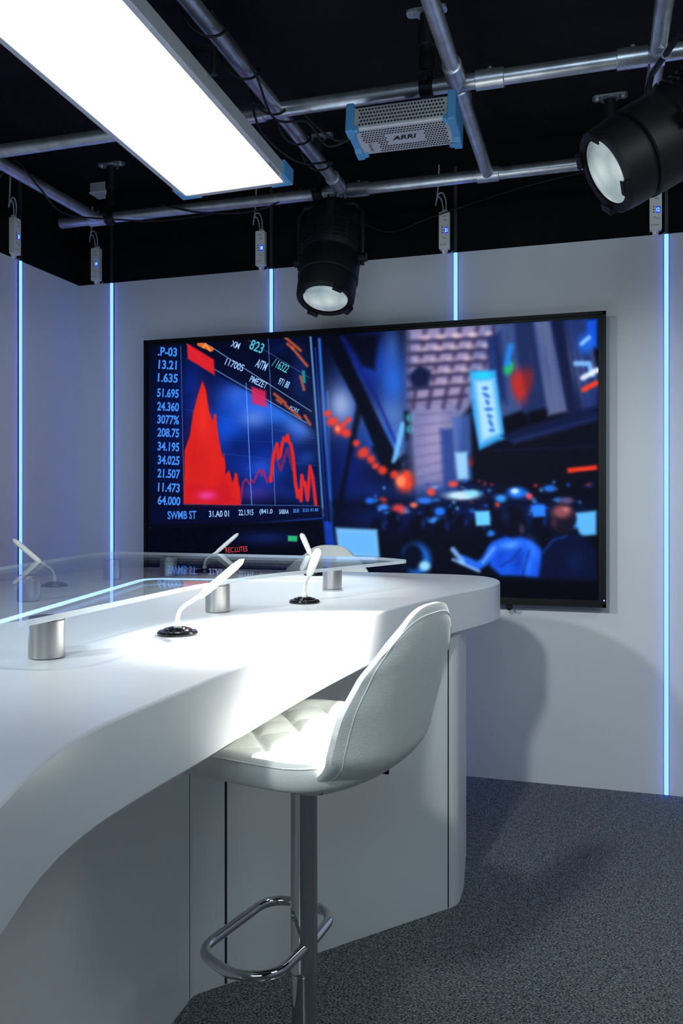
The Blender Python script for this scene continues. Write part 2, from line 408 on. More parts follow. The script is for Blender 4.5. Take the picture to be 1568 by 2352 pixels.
# ------------------------------------------------------------------ television
YS=3.62; x0,x1=-2.113,.035; z0,z1=.776,2.002
tv=empty('television',((x0+x1)/2,YB-.002,z0),'very large black wall television showing a stock market collage','television')
TO=Vector(((x0+x1)/2,YB-.002,z0))
g=Geo(); 
g.add(rel(g_box(((x0+x1)/2,YS+.022,(z0+z1)/2),(x1-x0,.04,z1-z0))[0],TO),g_box((0,0,0),(1,1,1))[1])
g.add(rel(g_box(((x0+x1)/2,YS+.057,(z0+z1)/2),(1.5,.042,.8))[0],TO),g_box((0,0,0),(1,1,1))[1])
bz=.014
for c,d in((((x0+x1)/2,YS-.002,z1-bz/2),(x1-x0,.008,bz)),(((x0+x1)/2,YS-.002,z0+bz/2),(x1-x0,.008,bz)),((x0+bz/2,YS-.002,(z0+z1)/2),(bz,.008,z1-z0)),((x1-bz/2,YS-.002,(z0+z1)/2),(bz,.008,z1-z0))):
    v,f=g_box(c,d); g.add(rel(v,TO),f)
g.obj('television_housing',M_bplast,tv)
g=Geo(); v,f=g_box((-.36,YS+.012,z0-.009),(.028,.02,.02)); g.add(rel(v,TO),f); g.add(rel(g_box((-.36,YS+.012,z0-.021),(.016,.014,.01))[0],TO),f); g.obj('remote_sensor',M_bplast,tv,bevel=.003)
g=Geo(); v,f=g_box((x1-.008,YS-.0065,z0+.03),(.005,.001,.004)); g.add(rel(v,TO),f); g.obj('standby_light',M_digit,tv)

# --- screen artwork (painted per vertex)
sx0,sx1,sz0,sz1=x0+.028,x1-.030,z0+.030,z1-.028
NX,NY=760,430
Xg,Zg=np.meshgrid(np.linspace(sx0,sx1,NX),np.linspace(sz1,sz0,NY))
fw=-SN*Xg+CS*YS; rt=CS*Xg+SN*YS
AX=784+1920*rt/fw; AY=1160-1920*(Zg-1.2)/fw       # artwork drafting coordinates
def art2scr(px,py):
    u=(np.asarray(px)-784)/1920; v=(1160-np.asarray(py))/1920
    dx=-SN+CS*u; dy=CS+SN*u
    return YS*dx/dy, 1.2+YS*v/dy
img=np.zeros((NY,NX,3)); img[:]=(4,6,18)
def srgb(c): return np.array(c,float)
def blend(a,c): 
    global img
    img=img*(1-a[...,None])+srgb(c)*a[...,None]
def ell(cx,cy,rx,ry,c,al=1,soft=1.0,rot=0):
    a=math.radians(rot); X=(AX-cx)*math.cos(a)+(AY-cy)*math.sin(a); Y=-(AX-cx)*math.sin(a)+(AY-cy)*math.cos(a)
    d=np.sqrt((X/rx)**2+(Y/ry)**2); blend(al*np.clip((1+soft*.5-d)/soft,0,1)**1.5,c)
def gau(cx,cy,rx,ry,c,al=1,rot=0):
    a=math.radians(rot); X=(AX-cx)*math.cos(a)+(AY-cy)*math.sin(a); Y=-(AX-cx)*math.sin(a)+(AY-cy)*math.cos(a)
    blend(al*np.exp(-((X/rx)**2+(Y/ry)**2)),c)
def poly(P,c,al=1,b=2.0):
    P=np.array(P,float); n=len(P); mn=P.min(0)-b*2; mx=P.max(0)+b*2
    m=(AX>mn[0])&(AX<mx[0])&(AY>mn[1])&(AY<mx[1])
    if not m.any(): return
    x=AX[m];y=AY[m]; d=np.full(x.shape,1e9); ins=np.zeros(x.shape,bool)
    for i in range(n):
        x1_,y1_=P[i];x2_,y2_=P[(i+1)%n]; ex,ey=x2_-x1_,y2_-y1_; L2=ex*ex+ey*ey+1e-9
        t=np.clip(((x-x1_)*ex+(y-y1_)*ey)/L2,0,1); d=np.minimum(d,np.hypot(x-x1_-t*ex,y-y1_-t*ey))
        c1=(y1_>y)!=(y2_>y); xi=x1_+(y-y1_)/(y2_-y1_+1e-12)*(x2_-x1_); ins^=c1&(x<xi)
    s=np.where(ins,d,-d); a=np.clip(.5+s/(2*b),0,1); a=a*a*(3-2*a)
    A=np.zeros(AX.shape); A[m]=a*al; blend(A,c)
def line(P,w,c,al=1,b=1.0):
    P=np.array(P,float); mn=P.min(0)-w-b*2; mx=P.max(0)+w+b*2
    m=(AX>mn[0])&(AX<mx[0])&(AY>mn[1])&(AY<mx[1])
    if not m.any(): return
    x=AX[m];y=AY[m]; d=np.full(x.shape,1e9)
    for i in range(len(P)-1):
        x1_,y1_=P[i];x2_,y2_=P[i+1]; ex,ey=x2_-x1_,y2_-y1_; L2=ex*ex+ey*ey+1e-9
        t=np.clip(((x-x1_)*ex+(y-y1_)*ey)/L2,0,1); d=np.minimum(d,np.hypot(x-x1_-t*ex,y-y1_-t*ey))
    A=np.zeros(AX.shape); A[m]=np.clip((w/2+b/2-d)/b,0,1)*al; blend(A,c)
def blur(mask,sig):
    global img
    r=int(sig*3); k=np.exp(-.5*(np.arange(-r,r+1)/sig)**2); k/=k.sum()
    t=np.pad(img,((r,r),(0,0),(0,0)),'edge'); o=sum(k[i]*t[i:i+NY] for i in range(2*r+1))
    t=np.pad(o,((0,0),(r,r),(0,0)),'edge'); o=sum(k[i]*t[:,i:i+NX] for i in range(2*r+1))
    img=img*(1-mask[...,None])+o*mask[...,None]
# left chart monitor
gau(560,980,190,170,(10,30,108),.9)
gau(600,930,70,45,(36,92,215),.95); gau(545,905,40,30,(66,112,220),.7); gau(660,955,55,45,(50,115,222),.85)
gau(690,985,30,25,(115,155,230),.6); gau(520,985,45,60,(26,84,210),.8); gau(600,1080,60,35,(32,74,198),.75); gau(700,1120,30,40,(20,40,122),.8)
gau(580,960,30,22,(130,160,222),.55); gau(640,905,26,18,(120,150,216),.5); gau(560,1040,40,30,(12,32,106),.8); gau(650,1000,30,16,(12,28,90),.6)
gau(585,1130,50,22,(92,70,190),.5); gau(640,1035,40,22,(24,60,180),.6); gau(440,900,25,80,(14,40,130),.8); gau(520,850,40,30,(10,25,80),.8)
gau(385,1000,36,200,(4,14,60),.8)
poly([(425,770),(740,770),(745,1010),(600,905),(420,800)],(5,8,28),.75,14)
poly([(462,800),(700,915),(740,950),(742,1000),(700,968),(600,915),(470,845)],(6,10,36),.7,6)
gau(690,860,20,60,(30,60,150),.4); gau(640,800,30,20,(10,30,90),.5)
for i in range(18):
    x=430+rng.rand()*300; y=900+rng.rand()*240; gau(x,y,14+rng.rand()*30,8+rng.rand()*18,[(8,20,70),(50,100,215),(20,50,150)][rng.randint(3)],.4,rng.rand()*60-30)
for x in (568,): line([(x-3,880),(x+10,1160)],1.6,(120,170,240),.8)
line([(616,776),(632,1160)],1.4,(110,150,220),.7); line([(425,940),(735,1010)],1.0,(60,90,170),.5); line([(425,1030),(735,1070)],1.0,(60,90,170),.5)
line([(500,1010),(735,1020)],1,(50,80,160),.4)
line([(455,778),(715,945)],1.8,(150,190,240),.7); line([(425,785),(470,835),(705,972)],1.8,(130,170,230),.7); line([(560,775),(712,868)],1.2,(110,150,220),.5)
line([(415,795),(423,1158),(735,1162)],1.5,(80,120,200),.7)
R1=(208,38,32)
poly([(422,1157),(424,1035),(436,1000),(444,945),(455,905),(465,874),(473,898),(480,945),(488,968),(491,952),(496,950),(499,984),(503,1010),(511,1050),(514,1040),(518,1070),(517,1090),(526,1080),(531,1096),(534,1108),(540,1086),(545,1088),(548,1112),(551,1120),(552,1160)],R1,.96,2)
gau(465,960,16,60,(228,58,44),.45); gau(450,1060,26,70,(172,26,34),.4); gau(515,1125,20,30,(168,22,40),.5)
poly([(422,1157),(424,1110),(500,1120),(550,1150),(552,1160)],(180,24,44),.5,8)
line([(552,1156),(558,1108),(566,1100),(572,1112),(578,1104),(583,1108),(588,1094),(592,1084),(598,1078),(602,1092),(606,1080),(610,1100),(614,1108),(618,1096),(622,1100)],4,(170,36,80),.8,3)
line([(622,1105),(626,1060),(628,1045),(632,1034),(636,1020),(640,1052),(643,1048),(648,1020),(652,1006),(657,1012),(660,1000),(664,1016),(668,1022),(673,1050),(678,1108),(684,1142),(688,1126),(691,1150),(693,1092),(697,1114),(700,1108),(706,1148),(712,1072),(718,1098),(725,1158)],8,(206,42,38),.95,3)
line([(630,1040),(645,1080),(660,1030),(672,1078)],6,(195,38,60),.5,3)
gau(475,1138,20,10,(225,70,170),.8)
poly([(429,788),(491,826),(493,862),(431,824)],(206,36,46),.95,3)
poly([(577,888),(610,898),(612,936),(579,926)],(206,42,84),.85,4)
line([(458,790),(485,802)],11,(225,110,50),.9,3); line([(466,798),(472,790),(482,806)],4,(240,160,90),.7,2)
for a in((655,775,690,805),(672,800,705,840),(630,905,655,925),(655,930,690,960),(690,865,698,895),(700,955,712,975),(660,790,672,800),(636,918,646,926)): line([a[:2],a[2:]],6,(215,100,60),.75,5)
poly([(693,850),(700,852),(702,880),(695,878)],(30,160,140),.8,2)
# frame of the chart monitor, bars
poly([(712,770),(760,770),(800,1260),(742,1260)],(4,8,30),.9,4)
line([(713,775),(730,1000),(742,1185)],4,(120,180,245),.8,4); line([(733,780),(748,1010),(765,1235)],6,(60,125,225),.85,6); line([(724,800),(737,1000),(752,1215)],3,(20,60,180),.8,4)
line([(752,900),(760,1160),(790,1240)],4,(60,130,230),.6,6)
poly([(345,1165),(745,1168),(742,1200),(345,1212)],(6,12,48),.6,5)
line([(345,1212),(560,1204),(742,1190)],3,(40,80,190),.6,3)
poly([(345,1205),(745,1196),(760,1400),(345,1400)],(3,5,16),.95,5)
gau(610,1235,70,16,(20,40,110),.6)
poly([(661,1230),(683,1231),(682,1244),(661,1243)],(50,180,120),.9,2)
# middle
gau(800,940,60,80,(90,125,205),.85); gau(785,930,26,36,(190,205,238),.75); gau(870,890,60,70,(14,24,70),.7); gau(855,830,60,60,(22,56,165),.75); gau(905,880,35,60,(44,108,220),.8); gau(880,1010,55,50,(44,108,225),.8)
gau(800,1080,50,90,(12,30,105),.8); gau(900,950,40,40,(110,150,225),.6); gau(850,1130,60,40,(14,32,100),.7); gau(900,800,22,60,(80,125,210),.5); gau(915,1030,16,60,(130,170,232),.5)
poly([(738,770),(778,770),(865,955),(925,1075),(890,1100),(820,930)],(5,7,20),.95,5)
poly([(795,770),(870,770),(860,850),(830,840)],(5,6,16),.85,8)
line([(785,775),(860,905),(915,1030)],7,(22,26,120),.7,6); 
poly([(820,920),(835,930),(800,1080),(775,1240),(755,1240),(790,1080)],(5,8,22),.85,6)
line([(925,975),(905,1060)],12,(110,185,245),.9,6); line([(860,1030),(895,1080),(930,1050)],14,(6,10,30),.8,6)
for x,y,r in((752,950,8),(763,968,11),(778,985,13),(795,995,11),(799,965,7),(790,975,6),(818,1018,9),(834,1040,13),(852,1055,11),(878,1080,12),(862,1070,8),(905,1090,10),(935,1090,11)):
    ell(x,y,r,r*(.9+.4*rng.rand()),(226,64,46),.88,.9,rng.rand()*90)
ell(775,985,6,7,(250,160,130),.7,1)
poly([(928,945),(962,938),(967,1005),(932,1012)],(4,8,24),.95,5); ell(943,960,11,11,(40,190,170),.9,.8); ell(943,986,11,11,(40,170,170),.9,.8)
# right: skylight ceiling, towers
poly([(938,756),(1150,742),(1140,850),(1060,960),(1045,1150),(955,1150),(938,900)],(112,118,166),.95,10)
poly([(938,756),(1110,746),(1060,930),(940,930)],(158,144,178),.8,22)
gau(985,1040,40,120,(140,132,176),.7); gau(1005,1000,26,90,(180,164,196),.5)
for i in range(6):
    y=790+i*27; line([(938,y-4),(1150-i*16,y-16)],10-.3*i,(44,40,72),.8,8)
for i in range(5):
    x=960+i*40; line([(x+18,745),(x-12-i*5,935)],11,(54,46,80),.75,9)
for i in range(5):
    for j in range(5):
        ell(975+i*37-j*6,775+j*27-i*2,12,7,(240,216,220),(.75-.10*j)*(.6+.4*rng.rand()),1.1)
poly([(938,862),(965,842),(990,850),(985,890),(945,893)],(24,30,64),.92,8); ell(965,865,22,22,(16,24,60),.9,.6)
for i in range(9): line([(955,930+i*24),(1035,925+i*22)],4,(84,78,122),.4,7)
line([(940,760),(942,1150)],6,(60,70,120),.5,5)
poly([(1140,742),(1185,740),(1205,940),(1150,960)],(64,84,136),.9,7)
poly([(1118,775),(1150,760),(1165,930),(1125,900)],(28,46,102),.9,7)
poly([(1180,740),(1235,737),(1262,935),(1200,950)],(30,44,88),.95,7)
poly([(1225,737),(1268,734),(1305,945),(1258,955)],(100,114,158),.85,7)
poly([(1262,735),(1300,733),(1345,945),(1305,955)],(18,26,62),.95,6)
poly([(1296,733),(1345,730),(1372,860),(1372,935),(1340,945)],(36,54,112),.9,8)
for i in range(14):
    x=1135+i*17; gau(x+rng.rand()*8,800+rng.rand()*110,5,50+rng.rand()*40,[(14,20,52),(120,130,165),(40,60,120)][rng.randint(3)],.35,-9)
ell(1192,885,20,42,(180,44,40),.9,.9,-10); ell(1212,870,14,30,(130,36,40),.7,.9)
ell(1168,845,12,18,(36,180,104),.9,.9,20); line([(1172,795),(1165,835)],14,(40,130,225),.9,9)
poly([(1078,852),(1138,850),(1160,1010),(1100,1035),(1085,950)],(62,160,230),.95,5)
poly([(1090,875),(1132,872),(1148,995),(1105,1015)],(180,222,248),.9,10); ell(1108,862,22,9,(40,205,228),.85,.9)
for i in range(7): ell(1114+i*2.6,892+i*16,8+3*(i%2),5,(50,108,195),.85,.8,(i%3)*30)
poly([(1345,735),(1371,732),(1371,800),(1350,790)],(22,88,220),.9,7); ell(1345,790,20,24,(36,108,230),.75,1)
line([(1335,790),(1352,775)],9,(140,195,250),.9,5); line([(1322,835),(1352,835),(1360,860)],12,(130,185,245),.9,6); line([(1338,868),(1371,850)],12,(232,240,252),.9,6); line([(1340,895),(1368,880)],12,(228,62,44),.95,5)
poly([(1010,985),(1040,985),(1050,1130),(1020,1140)],(36,62,130),.85,8); poly([(1040,960),(1080,950),(1085,1100),(1055,1110)],(66,98,170),.8,8)
poly([(1045,1040),(1072,1038),(1075,1100),(1050,1102)],(160,212,248),.9,6); ell(1085,1060,9,12,(210,56,46),.8,.9)
poly([(1080,1050),(1140,1015),(1372,962),(1372,1220),(1100,1150)],(7,9,24),.95,10)
poly([(1165,1008),(1372,950),(1372,965),(1180,1020)],(34,52,110),.7,8); line([(1130,1035),(1372,1025)],3,(22,34,80),.5,5)
poly([(1150,1000),(1190,985),(1372,930),(1372,958),(1165,1012)],(14,24,62),.85,6)
# trading floor
poly([(760,1155),(1372,1100),(1372,1420),(760,1420)],(4,7,22),.93,18)
gau(1150,1185,200,30,(14,38,110),.6); gau(880,1190,90,30,(12,34,110),.55); gau(1000,1130,120,22,(24,54,130),.6)
for i in range(90):
    x=860+rng.rand()*500; y=1105+rng.rand()*100; ell(x,y,3+rng.rand()*8,2+rng.rand()*4,[(40,110,230),(120,195,248),(205,66,60),(16,38,120),(60,150,235)][rng.randint(5)],.55,1.1)
for x,y,rx,ry,c in((1060,1138,40,11,(205,240,252)),(1085,1133,18,9,(140,220,248)),(1187,1132,24,14,(40,125,250)),(1182,1128,10,7,(200,232,255)),(1150,1145,14,10,(60,150,240)),
    (1010,1175,14,10,(40,120,240)),(975,1150,20,8,(50,120,230)),(1235,1168,18,12,(40,115,245)),(915,1170,17,13,(205,66,70)),(990,1130,10,10,(220,70,56)),(930,1108,22,24,(230,70,44)),(920,1105,12,14,(246,140,100)),
    (950,1160,10,7,(220,110,100)),(1040,1112,12,8,(220,76,64)),(1215,1140,9,8,(214,86,110)),(880,1165,14,7,(60,130,235)),(850,1150,12,8,(40,108,225)),(1320,1205,12,10,(60,145,240)),(1000,1195,12,8,(70,155,240)),(1262,1122,16,9,(40,115,215)),
    (1125,1225,12,8,(50,125,230)),(1140,1160,8,6,(215,76,56)),(1300,1150,18,9,(90,80,120)),(1342,1078,30,3,(228,60,40))):
    ell(x,y,rx,ry,c,.92,.9)
poly([(1302,1075),(1371,1068),(1371,1078),(1303,1087)],(228,60,38),.9,3)
for x,y,r in((960,1210,24),(1015,1215,22),(1060,1205,20),(905,1195,18),(1100,1215,22),(870,1215,22),(1145,1195,20),(1240,1205,22),(1035,1180,12),(985,1175,11),(1130,1168,11)):
    ell(x,y,r,r*1.25,(5,8,24),.95,.5); ell(x+r*.5,y-r*.3,r*.25,r*.5,(30,64,150),.5,1.2)
poly([(1090,1175),(1124,1173),(1126,1206),(1093,1208)],(110,205,250),.95,4); poly([(1220,1162),(1250,1160),(1253,1186),(1224,1188)],(50,128,248),.95,4)
poly([(1320,1178),(1369,1173),(1369,1228),(1330,1232)],(100,184,242),.95,5); poly([(770,1212),(866,1216),(872,1282),(778,1278)],(124,190,244),.95,5); poly([(778,1222),(860,1224),(864,1272),(786,1270)],(96,168,236),.6,6)
poly([(742,1195),(762,1200),(772,1265),(748,1262)],(30,74,205),.7,5)
ell(1010,1285,52,42,(5,8,22),.95,.3); ell(955,1285,36,40,(36,120,235),.75,.5); ell(948,1280,24,32,(4,8,26),.95,.5); ell(975,1300,14,12,(160,220,250),.9,.8); ell(905,1300,36,36,(5,9,28),.9,.4)
# people
poly([(1118,1262),(1130,1244),(1155,1234),(1180,1228),(1215,1240),(1240,1258),(1250,1290),(1248,1330),(1200,1322),(1150,1322),(1125,1300)],(28,88,222),.96,6)
gau(1170,1252,26,10,(96,166,252),.85,-8); gau(1222,1262,14,26,(64,130,245),.65,-20); gau(1190,1290,16,24,(16,48,150),.7); gau(1150,1278,10,24,(20,60,175),.6,20); gau(1212,1300,10,22,(70,136,245),.55)
line([(1130,1262),(1112,1290),(1095,1300),(1062,1285)],20,(44,108,235),.92,8); line([(1135,1258),(1108,1292)],5,(130,185,252),.7,5); line([(1150,1300),(1175,1285),(1195,1262)],4,(14,40,120),.7,5); line([(1200,1320),(1215,1265)],5,(14,40,130),.7,5)
line([(1062,1290),(1040,1262)],12,(130,175,240),.85,6); line([(1040,1285),(1100,1312)],7,(150,200,250),.7,5)
ell(1178,1198,30,38,(8,10,26),.98,.25); ell(1198,1215,7,13,(90,80,120),.5,1.1); gau(1160,1185,8,16,(20,34,80),.7)
poly([(1235,1330),(1245,1270),(1275,1225),(1330,1225),(1368,1260),(1371,1340)],(8,16,46),.98,7); line([(1245,1270),(1270,1240),(1300,1232)],3,(40,84,195),.7,6); gau(1320,1290,20,30,(14,28,74),.7)
ell(1293,1192,30,36,(20,18,34),.98,.25); ell(1290,1175,24,16,(150,84,92),.85,.9); ell(1300,1170,10,6,(205,130,128),.6,1.1); ell(1272,1200,8,12,(74,48,62),.6,1)
poly([(760,1318),(1372,1335),(1372,1420),(760,1420)],(3,4,12),.92,12)
mk=np.clip((AX-745)/20,0,1); blur(mk,1.4)
lum=img.mean(-1,keepdims=True); img=lum+(img-lum)*1.08
img=img+rng.normal(0,1.6,(NY,NX,1))
img=np.clip(img/255,0,1); lin=np.where(img<=.04045,img/12.92,((img+.055)/1.055)**2.4)
vs=np.stack([Xg-TO.x,np.full(Xg.shape,YS-.0005)-TO.y,Zg-TO.z],-1).reshape(-1,3)
idx=np.arange(NX*NY).reshape(NY,NX)
fc=np.stack([idx[:-1,:-1],idx[1:,:-1],idx[1:,1:],idx[:-1,1:]],-1).reshape(-1,4)
me=bpy.data.meshes.new('television_screen'); me.vertices.add(len(vs)); me.vertices.foreach_set('co',vs.ravel())
me.loops.add(fc.size); me.loops.foreach_set('vertex_index',fc.ravel().astype(np.int32)); me.polygons.add(len(fc))
me.polygons.foreach_set('loop_start',np.arange(0,fc.size,4,dtype=np.int32)); me.polygons.foreach_set('loop_total',np.full(len(fc),4,dtype=np.int32))
me.update(calc_edges=True)
ca=me.color_attributes.new('picture','FLOAT_COLOR','POINT'); ca.data.foreach_set('color',np.concatenate([lin.reshape(-1,3),np.ones((NX*NY,1))],1).astype(np.float32).ravel())
m,nt,b=mat_new('lit_screen'); a=nt.nodes.new('ShaderNodeVertexColor'); a.layer_name='picture'
b.inputs['Base Color'].default_value=(.002,.002,.003,1); b.inputs['Roughness'].default_value=.5; b.inputs['Specular IOR Level'].default_value=.03
nt.links.new(a.outputs[0],b.inputs['Emission Color']); b.inputs['Emission Strength'].default_value=1.15; m.cycles.emission_sampling='NONE'
me.materials.append(m); scr=bpy.data.objects.new('television_screen',me); C.objects.link(scr); scr.parent=tv; scr['label']='lit screen with red chart and blurred trading floor'
lcols=[(60,135,235),(150,190,240),(70,180,200),(215,70,70),(225,235,250)]
lm=[emat('screen_letters',tuple(((c/255+.055)/1.055)**2.4 for c in q),1.0,True) for q in lcols]
def scrtext(s,cx,cy,w,h,ang,ci,bold=.015,sh=0):
    v,f=text_raw(s,bold=bold,shear=sh)
    a=math.radians(ang); px=cx+v[:,0]*w*math.cos(a)+v[:,1]*h*math.sin(a); py=cy+v[:,0]*w*math.sin(a)-v[:,1]*h*math.cos(a)
    X,Z=art2scr(px,py); mesh_obj('screen_lettering',[Vector((X[i],YS-.0014,Z[i]))-TO for i in range(len(X))],f,lm[ci],scr)
for s,y,w in((".P-03",808,44),("13.21",838,42),("1.635",868,46),("51.695",903,50),("24.360",934,50),("3077%",964,50),("208.75",994,50),("34.195",1026,50),("34.025",1057,50),("21.507",1088,52),("11.473",1120,50),("64.000",1150,52)):
    scrtext(s,385+(y-808)*.01,y,w,21,3,0,.03)
for s,x,y,w,h,c in(("SWMB ST",418,1183,66,19,0),("31.A0 01",503,1180,46,15,1),("22.1.915",565,1177,34,14,1),("(841.0",611,1176,30,14,1),("SABIAA",652,1175,22,11,1),("20.01",680,1173,14,9,0),("3131",702,1172,14,8,0),("011 A01",722,1171,18,8,0)): scrtext(s,x,y,w,h,-1,c,.02)
scrtext("11700S",539,838,44,17,22,1); scrtext("PMEZET",594,878,42,15,24,1); scrtext("AITM",601,838,26,20,24,1); scrtext("XM",541,792,20,15,20,1); scrtext("823",590,796,32,24,22,2); scrtext("/ 16322",645,840,38,20,27,2); scrtext("971 88",652,880,26,17,25,1)
scrtext("REC.LUTES",543,1262,50,12,-4,3,.0); scrtext("PORE",676,940,22,9,24,1,0)

# ------------------------------------------------------------------ LED wall strips and their controllers
def led_strip(p,rz,label):
    e=empty('wall_light_strip',p,label,'light strip','vertical blue wall light strips'); e.rotation_euler=(0,0,rz)
    g=Geo(); g.add(*g_box((0,-.003,ZW/2),(.018,.006,ZW-.002))); g.add(*g_box((0,-.006,(ZW+2.70)/2-.001),(.014,.010,2.70-ZW+.002))); g.obj('strip_channel',M_channel,e)
    g=Geo(); v,f=g_lathe([(.0085,0.004),(.0085,ZW-.004)],Matrix.Translation((0,-.0075,0))@Matrix.Diagonal((1,.7,1,1)),12); g.add(v,f); g.obj('strip_diffuser',M_led,e,auto=40)
led_pos=[((-2.340,YB,0),0),((-1.477,YB,0),0),((-.600,YB,0),0),((.273,YB,0),0),((XL,3.235,0),math.pi/2)]
for p,r in led_pos: led_strip(p,r,'thin vertical glowing blue light strip running up the white wall')
def controller(p,rz,num):
    e=empty('light_controller',p,'small white light controller with blue digits %s'%num,'controller','light strip controllers'); e.rotation_euler=(0,0,rz)
    g=Geo(); rp=round_poly([(-.0235,-.0825),(.0235,-.0825),(.0235,.0825),(-.0235,.0825)],.006,4)
    M=Matrix.Rotation(math.pi/2,4,'X'); v,f=g_prism(rp,.0,.026,M); g.add(v,f)
    TM=Matrix.Translation((0,-.0266,0))@Matrix.Rotation(math.pi/2,4,'X')
    for s in(-1,1): v,f=g_prism(round_poly([(-.012,s*.088-.008),(.012,s*.088-.008),(.012,s*.088+.008),(-.012,s*.088+.008)],.004,3),.0,.012,M); g.add(v,f)
    for k in range(3): v,f=g_prism([(-.011,-.012+k*.012),(-.006,-.012+k*.012),(-.006,-.008+k*.012),(-.011,-.008+k*.012)],-.0006,.001,TM); g.add(v,f,1)
    g.obj('controller_case',[M_wplast,M_ink],e)
    g=Geo(); v,f=g_prism([(.000,-.014),(.017,-.014),(.017,.014),(.000,.014)],0,.0004,TM); g.add(v,f,0)
    v,f=g_text(num,.011,.016,TM@Matrix.Translation((.0085,0,.001))); g.add(v,f,1); g.obj('digit_display',[M_digbg,M_digit],e)
    for s,x,y,w,h_ in (("CH",-.006,-.03,.010,.005),("SPEED",.006,-.036,.014,.004),("INPUT",.004,.062,.02,.005),("DC12-24V",-.004,-.062,.03,.005),("RGB",.004,.046,.014,.005)):
        g=Geo(); v,f=g_text(s,w,h_,TM@Matrix.Translation((x,y,.0006))); g.add(v,f); g.obj('case_printing',M_ink,e)
    for P_,r_ in(([(-.006,-.012,.088),(-.010,-.014,.125),(-.020,-.016,.150),(-.034,-.014,.150),(-.040,-.012,.120),(-.030,-.010,.20),(-.026,-.008,.30)],.0032),
        ([(.006,-.012,.088),(.006,-.016,.135),(-.008,-.018,.168),(-.026,-.018,.166),(-.034,-.016,.145)],.0032),
        ([(.004,-.012,-.086),(.012,-.014,-.100),(.028,-.012,-.098),(.036,-.008,-.090)],.0022)):
        g=Geo(); g.add(*g_tube(spline(P_,8),r_,8)); g.obj('controller_lead',M_gcable,e,smooth=True)
zc=2.417
for p,r,n in(((-2.340-.085,YB,zc),0,'19'),((-1.477-.05,YB,zc),0,'18'),((-.600-.048,YB,zc),0,'21'),((.273-.042,YB,zc),0,'12'),((XL,3.235-.045,zc),math.pi/2,'20')):
    controller(p,r,n)

# ------------------------------------------------------------------ pipe grid
ZP=2.53; RP=.0242
def pipe(p0,p1,sleeves=()):
    p0=Vector(p0);p1=Vector(p1); o=(p0+p1)/2; d=(p1-p0).normalized(); L=(p1-p0).length
    g=Geo(); v,f=g_lathe([(RP-.003,-.001),(RP,0),(RP,L),(RP-.003,L+.001)],axisM(p0-o,d),32); g.add(v,f)
    ob=g.obj('scaffold_pipe',M_pipe,None,auto=40); ob.location=o
    top(ob,'galvanised steel lighting grid pipe under the black ceiling','pipe','lighting grid pipes')
    for t in sleeves:
        c=p0+d*t-o; g=Geo(); v,f=g_lathe([(RP+.0005,-.045),(RP+.006,-.043),(RP+.006,.043),(RP+.0005,.045)],axisM(c,d),32); g.add(v,f)
        g.add(*g_cyl(c+Vector((.0,0,RP)),c+Vector((0,0,RP+.012)),.008,12)); g.obj('pipe_sleeve',M_pipe,ob,auto=40)
    return ob
pipe((-2.42,3.39,ZP),(1.2,3.39,ZP),(.20,1.36,1.46,2.0))
pipe((-2.46,2.63,ZP),(.32,2.63,ZP),(.24,1.34,2.14,2.56))
pipe((-2.22,-.5,ZP),(-2.22,3.36,ZP),())
pipe((-1.03,-.5,ZP+.002),(-1.03,3.36,ZP+.002),(3.78,))
pipe((-.42,-.5,ZP-.001),(-.42,3.36,ZP-.001),(3.05,3.19))
pipe((.17,-.5,ZP),(.17,3.0,ZP),())
def hanger(p):
    e=empty('ceiling_hanger',p,'black threaded ceiling hanger gripping a grid pipe','hanger','ceiling pipe hangers')
    h=ZC-p[2]
    g=Geo(); rp=round_poly([(-.065,-.022),(.065,-.022),(.065,.022),(-.065,.022)],.018,6); v,f=g_prism(rp,h-.008,h); g.add(v,f)
    g.add(*g_lathe([(.034,h-.016),(.034,h-.008)],None,24)); 
    for s in(-1,1): g.add(*g_lathe([(.008,h-.016),(.008,h-.008)],Matrix.Translation((s*.048,0,0)),8))
    g.obj('flange',M_pipe,e,auto=40)
    g=Geo(); g.add(*g_lathe([(.026,.05),(.026,.10),(.022,.105),(.022,.13),(.027,.135),(.027,h-.04),(.022,h-.035),(.022,h-.016)],None,28)); g.obj('hanger_stem',M_bmetal,e,auto=40)
    g=Geo(); g.add(*g_lathe([(RP+.001,-.022),(RP+.009,-.020),(RP+.009,.020),(RP+.001,.022)],Matrix.Rotation(math.pi/2,4,'Y'),28)); g.add(*g_box((0,0,.04),(.036,.036,.025)))
    g.add(*g_cyl((0,-.03,.0),(0,-.062,.0),.006,10)); g.add(*g_box((0,-.066,0),(.03,.006,.012)))
    g.obj('hanger_clamp',M_bmetal,e,auto=40)
for p in((-2.15,3.39,ZP),(-1.14,3.39,ZP),(.047,3.39,ZP),(-.52,2.63,ZP)): hanger(p)

# ------------------------------------------------------------------ ceiling soft light
av=Vector((.045,1,-.088)).normalized(); bv=Vector((0,0,1)).cross(av).normalized()*-1
uv=bv.cross(av).normalized()
R3=Matrix((bv,av,uv)).transposed()
fc_=Vector((-1.152,2.565,2.25))-av*.66
sl=empty('ceiling_soft_light',fc_,'long white glowing studio panel with silver frame and blue corners','studio light',rot=R3.to_quaternion())
hx,hy=.197,.66
g=Geo()
for s in(-1,1):
    g.add(*g_box((s*(hx-.009),0,.018),(.018,2*hy,.045))); g.add(*g_box((0,s*(hy-.009),.018),(2*hx-.036,.018,.045)))
g.add(*g_box((0,0,.032),(2*hx-.03,2*hy-.03,.012)))
g.obj('light_frame',M_silver,sl,bevel=.002)
g=Geo(); g.add(*g_box((0,0,.006),(2*hx-.036,2*hy-.036,.004))); g.obj('light_diffuser',M_panel,sl)
